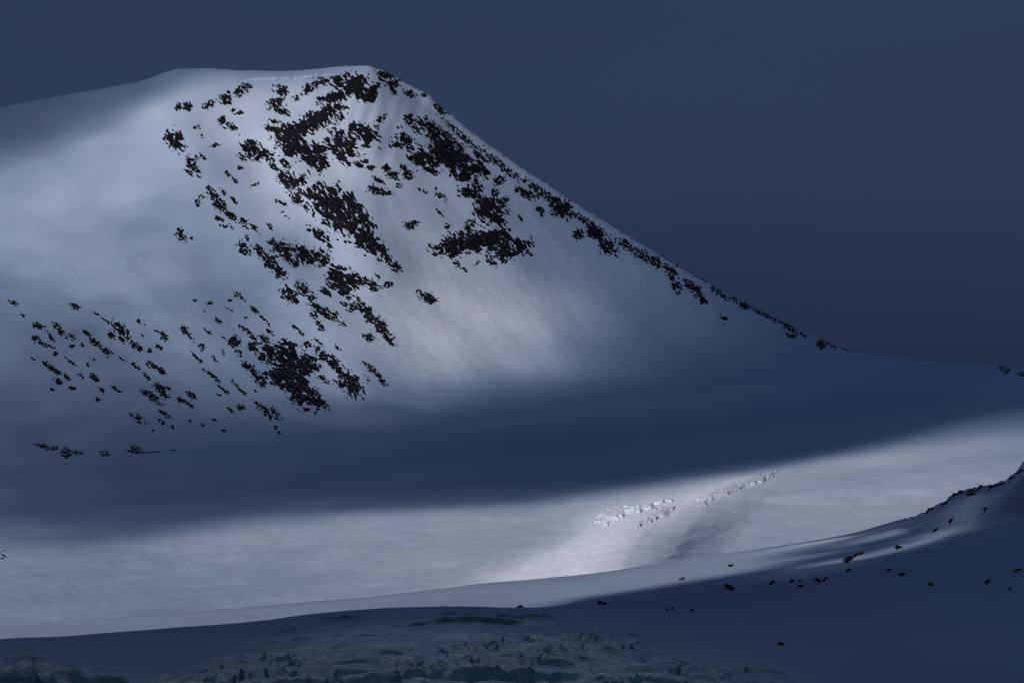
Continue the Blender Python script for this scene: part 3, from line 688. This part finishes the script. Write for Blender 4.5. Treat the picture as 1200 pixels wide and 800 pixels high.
hI = inside * (0.1 + 2.3 * wall * (0.3 + strong) + strong * (2.4 * np.maximum(blocks, 0) ** 2 * (blocks > 0) + 0.9 * fbm(bx / 26, by / 16, 81, 4) - 1.5 * sst(.55, .85, ridged(bx / 14 + wy2 / 60, by / 24, 84, 2))) + 0.45 * fbm(bx / 7, by / 10, 83, 3))
cut = np.maximum(0, ridged(wx2 / 90, wy2 / 30, 85, 2) - 0.72) * 10      # open crevasses
ins2 = sst(-6, 10, IV - top + wob * .6)
hI = hI - inside * cut * 1.4 + ins2 * (1 - strong * .6) * (2.4 * wall * sst(-.1, .5, fbm(bx / 60, by / 60, 87, 2) + .15) + .35 * fbm(bx / 9, by / 14, 88, 3))
pos = base.copy()
edge_ = IV - top + wob * .6
pos[..., 2] += hI * sst(-2, 12, edge_) - 0.35 * (1 - sst(-7, 4, edge_))
keep = edge_ > -9
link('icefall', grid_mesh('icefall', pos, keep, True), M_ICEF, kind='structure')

# ------------------------------------------------------------------ boulders on the near slope
def boulder(label, ells, group='boulders on the near snow slope', hgt=1.0, name='boulder', cat='boulder'):
    OUT_N[0] += 1
    if cat == 'boulder': ells = [(e[0], e[1], e[2] * .7, e[3] * .7) + tuple(e[4:]) for e in ells]
    return patch(name, ells, near_at, M_CAP if label.startswith('white') else M_BOULD, hgt * .5, 0.42, -20, 300 + OUT_N[0] * 3, nrm=(0, -0.45, 0.89), streak=(5, 3), noise_amp=.5,
                 props={'label': label, 'category': cat, 'group': group}, detail=.35, ns_clip=2.6, sink=.5)
for lab, e in (('small black boulder on the rim of the crevassed ice', [(609, 711, 4.2, 2, 0, 1)]),
               ('pair of small black boulders at the edge of the sunlit strip', [(703, 706, 2.6, 2, 0, 1), (708, 707, 2.4, 1.6, 0, 1)]),
               ('white capped little boulder alone in the sunlit strip', [(799, 678, 4.5, 2.4, 0, .95)]),
               ('tiny dark stone in the sunlit strip above the white capped boulder', [(856, 662, 3, 1.2, -5, 1)]),
               ('dark arched boulder just inside the shadow edge', [(856, 689.5, 9, 2.8, -12, .7), (854, 688, 4, 2.5, 0, 1)]),
               ('low dark boulder right of the arched boulder', [(905, 682.5, 6, 1.6, -12, .85)]),
               ('first of two small stones between arched boulder and outcrop', [(928, 680.5, 3.4, 1.4, -10, 1), (937, 680, 3, 1.6, 0, .7)]),
               ('small flat stone under the pair of stones', [(938, 686, 3, 1, -10, 1)]),
               ('dark stone below the long outcrop, left', [(958, 679, 2.6, 1.4, 0, 1), (967, 678, 5, 1.2, -35, .9)]),
               ('largest dark outcrop on the near slope, streaked with snow', [(994, 655, 7, 4, -30, .95), (1006, 649, 10, 2, -18, .75), (1000, 652, 6, 3, -20, .6)]),
               ('small dark boulder below the largest near outcrop', [(994, 668.5, 4, 1.4, -15, .9)]),
               ('white topped boulder on the shadowed slope right of the outcrop', [(1041, 667, 4.5, 1.8, -8, .85)]),
               ('dark stone between white topped boulder and right edge', [(1057, 672.5, 3.2, 1.6, -10, 1)]),
               ('snow streaked rock in the second light streak', [(1052, 641, 5.5, 2, -15, .85)]),
               ('dark rock between the two light streaks', [(1096, 621, 6, 1.8, -25, .85)]),
               ('smaller dark rock higher between the two light streaks', [(1114, 610.5, 4.5, 1.5, -28, .9)]),
               ('highest dark rock between the light streaks', [(1151, 598, 4, 1.4, -30, .9)]),
               ('dark rocky patch on the hill just under its rim', [(1137, 579, 5, 3, -30, .8), (1142, 579, 3, 2, 40, .8)]),
               ('stone low at right on the dark slope', [(1090, 684.5, 2.6, 1.2, -10, 1)]),
               ('dark stone far right on the shadowed slope', [(1157, 681, 3.2, 1.6, -25, .95)]),
               ('long dark rock at the right picture edge', [(1193, 669, 6, 1.6, -20, .85)]),
               ('dark stone at the right picture edge below the long rock', [(1184, 690, 3, 1.4, -20, .9)]),
               ('dark stone above the crevassed corner, alone on the slope', [(915, 754.5, 3.4, 1.4, 0, 1)]),
               ('three tiny stones in a row on the dark slope', [(783, 714.5, 1.6, .8, 0, 1), (790, 714.5, 1.6, .8, 0, 1), (812, 715.5, 2, 1, 0, 1)])):
    boulder(lab, e)
for k, (a, b) in enumerate(((1090, 597), (1106, 588), (1116, 581), (1124, 577), (1136, 573.5), (1146, 572), (1160, 569.5), (1172, 567), (1184, 560), (1193, 552))):
    boulder('black rock on the broken rim of the right hill', [(a, b + 1.5, 7, 1.5, -30, .7)], 'rim rocks of the right hill', hgt=.7, name='rock', cat='rock')

# ------------------------------------------------------------------ cornice under the plateau edge
cu = np.arange(283, 404, 1.0)
ring = []
ns = 10
for u in cu:
    vtop = float(crv(TOP_V, np.array([u]))[0])
    p = surface_at(np.array([u]), np.array([vtop + 1.0]), r0=ROW_FOOT, r1=ROW_SKY)[0]
    w = 0.25 + 0.9 * abs(math.sin(math.pi * (u - 283) / 60.0)) ** .6 * (1.0 if u < 343 else 1.25)
    thick = 1.5 * (2.2 + 1.6 * float(pn(u / 11.0, 2.3, 91)) + 0.9 * float(pn(u / 3.7, 7.3, 92))) * w + .3
    over = (3.0 + 3.0 * float(pn(u / 16.0, 5.3, 93))) * w
    row = []
    for k in range(ns):
        a = 2 * math.pi * k / ns
        row.append((p[0], p[1] + 3 - over + math.cos(a) * (5.0 * w + 1), p[2] + .4 + math.sin(a) * thick * (1 if math.sin(a) > 0 else 0.9)))
    ring.append(row + row[:1])
link('snow_cornice', grid_mesh('snow_cornice', np.array(ring), None, True), M_NEAR,
     label='overhanging snow cornice along the plateau edge left of the summit', category='cornice')

# ------------------------------------------------------------------ unseen clouds, their cover shaped to lay light and shade on the ground
m, t, b = new_mat('shadow_cloud')
t.nodes.remove(b)
mo = t.nodes['Material Output']
at = node(t, 'ShaderNodeAttribute', attribute_name='cover')
tr = node(t, 'ShaderNodeBsdfTransparent')
df = node(t, 'ShaderNodeBsdfDiffuse'); df.inputs['Color'].default_value = (0.06, 0.08, 0.13, 1)
tl = node(t, 'ShaderNodeBsdfTranslucent'); tl.inputs['Color'].default_value = (0.008, 0.012, 0.024, 1)
ad = node(t, 'ShaderNodeAddShader')
t.links.new(df.outputs[0], ad.inputs[0]); t.links.new(tl.outputs[0], ad.inputs[1])
ms = node(t, 'ShaderNodeMixShader')
tint = node(t, 'ShaderNodeMix', data_type='RGBA')
tint.inputs['A'].default_value = (1, 1, 1, 1); tint.inputs['B'].default_value = (0.83, 0.92, 1.0, 1)  # blue put into the cloud colour to cool half-lit snow
tmr = node(t, 'ShaderNodeMapRange'); tmr.inputs['From Min'].default_value = 0.17; tmr.inputs['From Max'].default_value = 0.5
t.links.new(at.outputs['Fac'], tmr.inputs['Value']); t.links.new(tmr.outputs[0], tint.inputs['Factor'])
t.links.new(tint.outputs['Result'], tr.inputs['Color'])
t.links.new(at.outputs['Fac'], ms.inputs[0]); t.links.new(tr.outputs[0], ms.inputs[1]); t.links.new(ad.outputs[0], ms.inputs[2])
t.links.new(ms.outputs[0], mo.inputs['Surface'])
M_CLOUD = m

def gauss_blur(a, s):
    r = int(max(1, math.ceil(s * 3)))
    k = np.exp(-0.5 * (np.arange(-r, r + 1) / s) ** 2); k /= k.sum()
    a = np.apply_along_axis(lambda x: np.convolve(x, k, 'same'), 0, a)
    return np.apply_along_axis(lambda x: np.convolve(x, k, 'same'), 1, a)
def cloud(name, pts, T, H, cell, blur, thick, outside, seed, margin):
    """a cloud layer at height H whose thickness lets through T of the sun over the given ground points"""
    k = (H - pts[:, 2]) / SUN.z
    cx = pts[:, 0] + SUN.x * k; cy = pts[:, 1] + SUN.y * k
    x0, x1, y0, y1 = cx.min() - margin, cx.max() + margin, cy.min() - margin, cy.max() + margin
    nx_, ny_ = int((x1 - x0) / cell) + 2, int((y1 - y0) / cell) + 2
    S = np.zeros((ny_, nx_)); W = np.zeros((ny_, nx_))
    ix = ((cx - x0) / cell).astype(int); iy = ((cy - y0) / cell).astype(int)
    np.add.at(S, (iy, ix), T); np.add.at(W, (iy, ix), 1.0)
    has = W > 0
    S = np.where(has, S / np.maximum(W, 1), 0); W = has * 1.0
    s1, w1 = gauss_blur(S, blur), gauss_blur(W, blur)
    s2, w2 = gauss_blur(S, blur * 4), gauss_blur(W, blur * 4)
    s3, w3 = gauss_blur(S, blur * 14), gauss_blur(W, blur * 14)
    e = 1e-3
    Tm = s1 / (w1 + 1e-9); T2 = s2 / (w2 + 1e-9); T3 = s3 / (w3 + 1e-9)
    c1 = np.clip(w1 / .25, 0, 1); c2 = np.clip(w2 / .1, 0, 1); c3 = np.clip(w3 / .02, 0, 1)
    Tm = Tm * c1 + (1 - c1) * (T2 * c2 + (1 - c2) * (T3 * c3 + (1 - c3) * outside))
    gx, gy = np.meshgrid(x0 + cell * np.arange(nx_), y0 + cell * np.arange(ny_))
    edge = np.minimum(np.minimum(np.arange(nx_)[None, :], nx_ - 1 - np.arange(nx_)[None, :]), np.minimum(np.arange(ny_)[:, None], ny_ - 1 - np.arange(ny_)[:, None])) * cell
    fade = sst(0, margin * .7, edge + 0.25 * margin * fbm(gx / 300, gy / 300, seed, 3) * (edge > 0))
    Tm = 1 - (1 - np.clip(Tm, 0.0, 1)) * fade
    den = 1 - np.sqrt(np.clip(Tm, 0.0004, 1))
    den[den < 0.012] = 0
    n1 = fbm(gx / 180, gy / 180, seed + 1, 4); n2 = fbm(gx / 140, gy / 140, seed + 5, 4)
    up = thick * den * (0.7 + 0.5 * n1) + .5; dn = thick * .6 * den * (0.7 + 0.5 * n2) + .5
    keep = gauss_blur((den > 0) * 1.0, 1.0) > 0.01
    nv = None
    top = np.stack([gx, gy, H + up], -1); bot = np.stack([gx, gy, H - dn], -1)
    rim0 = np.concatenate([top, bot[:, ::-1]], 1)          # one folded sheet: top then underside, so the cloud has a body
    d2 = np.concatenate([den, den[:, ::-1]], 1); k2 = np.concatenate([keep, keep[:, ::-1]], 1)
    me = grid_mesh(name, rim0, k2, True, {'cover': d2})
    return link(name, me, M_CLOUD, kind='structure')

# how much sun reaches each part of the mountain and glacier (photo pixel, share)
TP = [(-80, 160, 0.12), (0, 150, 0.3), (60, 140, 0.3), (120, 122, 0.4), (200, 98, 0.6), (300, 87, 0.7), (400, 81, 0.6),
      (0, 206, 0.55), (60, 187, 0.6), (130, 158, 0.72), (200, 130, .85), (260, 112, .95), (350, 110, 1), (430, 100, 1), (490, 125, .9),
      (-80, 260, .7), (0, 240, .75), (60, 230, .8), (120, 250, .7), (180, 200, .75), (240, 160, .9), (300, 150, 1), (400, 150, 1), (470, 160, .95), (540, 170, .85),
      (10, 290, 0.5), (100, 300, 0.4), (170, 280, 0.35), (220, 290, 0.32), (230, 230, .6), (280, 230, .85), (340, 230, 1), (420, 230, 1), (500, 230, .95), (560, 240, .8), (600, 220, .75), (650, 250, .6),
      (0, 345, 0.22), (60, 330, 0.28), (130, 312, 0.42), (180, 330, 0.35), (230, 330, 0.28), (280, 330, 0.38), (330, 310, .65), (380, 330, .8), (440, 320, .9), (500, 320, 1), (560, 315, 1), (620, 315, 0.8), (680, 300, .5), (740, 300, .42), (790, 330, .33),
      (0, 400, 0.2), (60, 390, 0.15), (120, 400, 0.15), (170, 375, 0.3), (220, 400, 0.35), (260, 420, 0.38), (300, 390, .5), (350, 380, .65), (400, 370, .8), (450, 380, .9), (520, 380, 1), (580, 370, 1), (640, 380, 1.0), (690, 390, 0.7), (740, 390, .3), (800, 380, .2), (860, 380, .15),
      (0, 440, 0.18), (60, 450, 0.14), (120, 460, 0.12), (180, 460, 0.13), (240, 470, 0.18), (290, 460, 0.28), (340, 450, .5), (400, 440, .75), (460, 430, .85), (520, 430, 0.95), (580, 430, 0.8), (640, 430, 0.75), (690, 430, 0.5), (740, 440, .18), (800, 430, .1),
      (0, 490, 0.1), (100, 500, 0.08), (200, 500, 0.06), (300, 490, .15), (380, 480, .35), (440, 475, .5), (480, 480, .45), (500, 500, .05), (540, 468, .2), (600, 460, .15), (680, 460, .1), (760, 470, .05),
      (400, 508, .04), (300, 525, .03), (440, 510, .02), (200, 540, .04), (100, 545, .06), (0, 540, .08), (0, 575, .1), (100, 575, .04), (-80, 560, .1), (-80, 450, 0.18), (-80, 350, 0.25),
      (900, 410, .1), (960, 425, .05), (1000, 428, .04), (1100, 440, .02), (1200, 440, .02), (900, 440, .04), (850, 455, .04), (1000, 455, .0), (1100, 470, 0), (560, 510, 0), (640, 510, 0), (740, 510, 0), (840, 490, 0), (940, 480, 0), (1040, 480, 0),
      (0, 597, .15), (60, 610, .12), (120, 605, .05), (200, 595, .03), (300, 582, .02), (400, 575, 0), (470, 571, 0), (540, 568, 0), (590, 566, 0), (640, 562, 0), (690, 556, 0), (740, 549, 0), (790, 542, 0), (840, 534, 0), (890, 526, 0), (940, 518, 0), (1000, 507, 0), (1050, 497, 0), (1130, 488, .08), (1200, 482, .08), (1300, 470, .1),
      (-80, 650, .7), (0, 640, .7), (60, 650, .6), (120, 645, .55), (200, 630, .6), (300, 612, .6), (400, 605, .65), (470, 600, .7), (540, 594, .8), (590, 591, .85), (640, 588, .9), (690, 582, .95), (740, 575, 1), (790, 568, 1), (840, 561, 1), (890, 553, 1), (940, 545, .95), (1000, 537, .9), (1050, 530, .85), (1130, 520, .6), (1200, 514, .45), (1200, 545, .9), (1300, 540, .9), (1300, 500, .4),
      (0, 690, .85), (70, 705, .65), (150, 690, .8), (200, 660, .8), (300, 650, .9), (400, 640, .9), (0, 730, .9), (200, 720, .9), (300, 700, 1), (450, 680, 1), (500, 630, .95), (600, 640, 1), (700, 630, 1), (800, 620, 1), (900, 600, 1), (1000, 580, 1), (1100, 560, 1), (600, 690, 1), (800, 680, 1), (1000, 640, 1), (1200, 600, 1), (1300, 600, 1), (-80, 720, .9)]
ta = np.array(TP)
def T_main(u, v):
    num = np.zeros(u.shape); den = np.zeros(u.shape)
    for x, y, tv in TP:
        d2 = (u - x) ** 2 + ((v - y) * 1.35) ** 2
        w = np.exp(-d2 / (2 * 21.0 ** 2)) + 3e-3 * np.exp(-d2 / (2 * 70.0 ** 2)) + 1e-7
        num += w * tv; den += w
    T = num / den
    tv = crv(TOP_V, u)
    above = sst(-4, 5, tv - v)
    T = T * (1 - above * (1 - np.interp(u, [0, 180, 260, 400, 450], [.5, .5, .68, .95, 1])))
    left = (1 - sst(230, 330, u)) * sst(235, 290, v)
    T = T * (1 - left) + left * np.minimum(T * 1.75, np.maximum(.62, T))
    # the two long shadow edges, crisper than the rest
    lo = crv([(-400, 520), (0, 512), (200, 506), (330, 487), (400, 490), (480, 496), (510, 491), (560, 474), (640, 464), (720, 455), (800, 440), (900, 436), (1600, 440)], u)
    wl = np.interp(u, [200, 350, 500, 560, 700], [30, 14, 9, 18, 28])
    up = crv([(-400, 615), (0, 622), (60, 632), (130, 634), (200, 622), (300, 604), (400, 597), (540, 590), (640, 586), (740, 571), (840, 558), (940, 542), (1000, 531), (1035, 524), (1080, 513), (1130, 504), (1200, 495), (1600, 430)], u)
    wu = np.interp(u, [0, 250, 450, 600, 1000, 1080, 1150], [26, 22, 13, 9, 9, 14, 26])
    Tl = np.interp(u, [-80, 100, 300, 500, 1050, 1150, 1250], [.85, .75, .85, 1, 1, .9, .85])
    below = sst(-1, 1, (v - lo) / wl); lit = sst(-1, 1, (v - up) / wu)
    T = T * (1 - below) + below * np.minimum(T, np.interp(u, [0, 350, 500], [.24, .13, .035]))
    return np.where(v > up - wu, np.maximum(lit * np.where(v > up + 25, np.maximum(T, .9 * Tl), Tl), T * (1 - lit)), T)
sel_r = slice(int(np.searchsorted(t_ax, 0.03)), ROW_SKY + 2)
uu_s = UU[sel_r][:, ::2]; vv_s = V0[sel_r][:, ::2]; pp_s = P[sel_r][:, ::2]
cl = (uu_s > -330) & (uu_s < 1450)
Tm_ = T_main(uu_s[cl], vv_s[cl])
def cone(u, v):  # gap in the cover brightens the cone, denser cover darkens its lee
    a = sst(-14, 10, u - crv([(588, 735), (600, 712), (625, 676), (650, 632), (690, 552), (720, 500)], v))
    b = 1 - sst(-6, 22, u - crv([(588, 790), (600, 783), (625, 750), (650, 733), (690, 714), (720, 703)], v))
    c = sst(-8, 8, u - crv([(552, 880), (562, 852), (578, 812), (600, 790), (640, 760)], v)) * (1 - sst(-6, 10, u - crv([(552, 915), (562, 885), (578, 845), (600, 822), (640, 800)], v))) * (1 - sst(600, 640, v)) * .8
    rs = u - crv([(588, 792), (600, 785), (625, 752), (650, 735), (690, 716), (720, 705)], v)
    lee = sst(-6, 14, rs) * (1 - sst(20, 85, rs)) * sst(588, 600, v) * (1 - .5 * sst(660, 690, v)) * .22
    return np.maximum(a * b * sst(578, 592, v), c * sst(546, 552, v)) - lee
Tm_ = Tm_ * (0.56 + 0.47 * np.where(vv_s[cl] > 545, cone(uu_s[cl], vv_s[cl]), 0) + (-.02 + .21 * np.exp(-((uu_s[cl] - 530) / 90) ** 2 - ((vv_s[cl] - 385) / 60) ** 2)) * (vv_s[cl] < 520))
Tm_ = np.clip(Tm_ + 0.17 * fbm(uu_s[cl] / 60, vv_s[cl] / 26, 101, 3) * (Tm_ > .05) * np.minimum(Tm_ * 3, 1), 0, 1)
cloud('shadow_clouds', pp_s[cl], Tm_, 1250.0, 14.0, 1.3, 90.0, 0.5, 201, 260.0)

# unseen low cloud added to shade the near slope, thinned into light streaks
S_A = [(870, 651), (960, 635), (1010, 627), (1065, 615)]
S_B = [(850, 667), (960, 648), (1040, 633), (1110, 612), (1160, 591), (1200, 568), (1260, 540)]
S_C = [(840, 681), (950, 664), (1020, 652), (1100, 628), (1150, 607), (1188, 596)]
un_s = UNN[16:ROW_CREST + 4]; vn_s = VN[16:ROW_CREST + 4]; pn_s = PN[16:ROW_CREST + 4]; yn_s = YN[16:ROW_CREST + 4]
e_v = crv(EDGE_V, un_s)
t_left = sst(1165, 1215, yn_s)
t_right = sst(-4, 6, e_v - 5 - vn_s)
bl = sst(600, 660, un_s)
Tn = (t_left * (1 - bl) + t_right * bl) * .42
fade_r = 1 - sst(860, 990, un_s)
dA, _, _ = line_dist(un_s, vn_s, S_A); dB, _, _ = line_dist(un_s, vn_s, S_B); dC, _, _ = line_dist(un_s, vn_s, S_C)
st = np.maximum(np.maximum(.75 * np.exp(-(dA / 2.5) ** 2), .34 * np.exp(-(dB / 2.2) ** 2)), .42 * np.exp(-(dC / 4.0) ** 2))
Tn = np.where(un_s > 860, Tn * fade_r + st * (1 - fade_r), Tn)
itop = crv([(-60, 772), (0, 760), (70, 764), (130, 776), (170, 792), (230, 775), (300, 745), (350, 727), (430, 714), (500, 712), (600, 712), (680, 724), (740, 734), (780, 752), (830, 766), (900, 776), (935, 800), (965, 850)], un_s)
Tn = np.maximum(Tn, 0.085 * sst(0, 30, vn_s - itop) * sst(-150, -100, un_s) * (1 - sst(900, 960, un_s)))
Tn = np.maximum(Tn, 0.01 + 0.02 * sst(735, 780, vn_s) * (1 - sst(820, 980, un_s)) + .015 * sst(690, 760, vn_s))
cl = (un_s > -330) & (un_s < 1400)
cloud('low_shade_clouds', pn_s[cl], Tn[cl], 190.0, 4.0, 1.0, 24.0, 0.0, 231, 50.0)
print('outcrops', OUT_N[0])
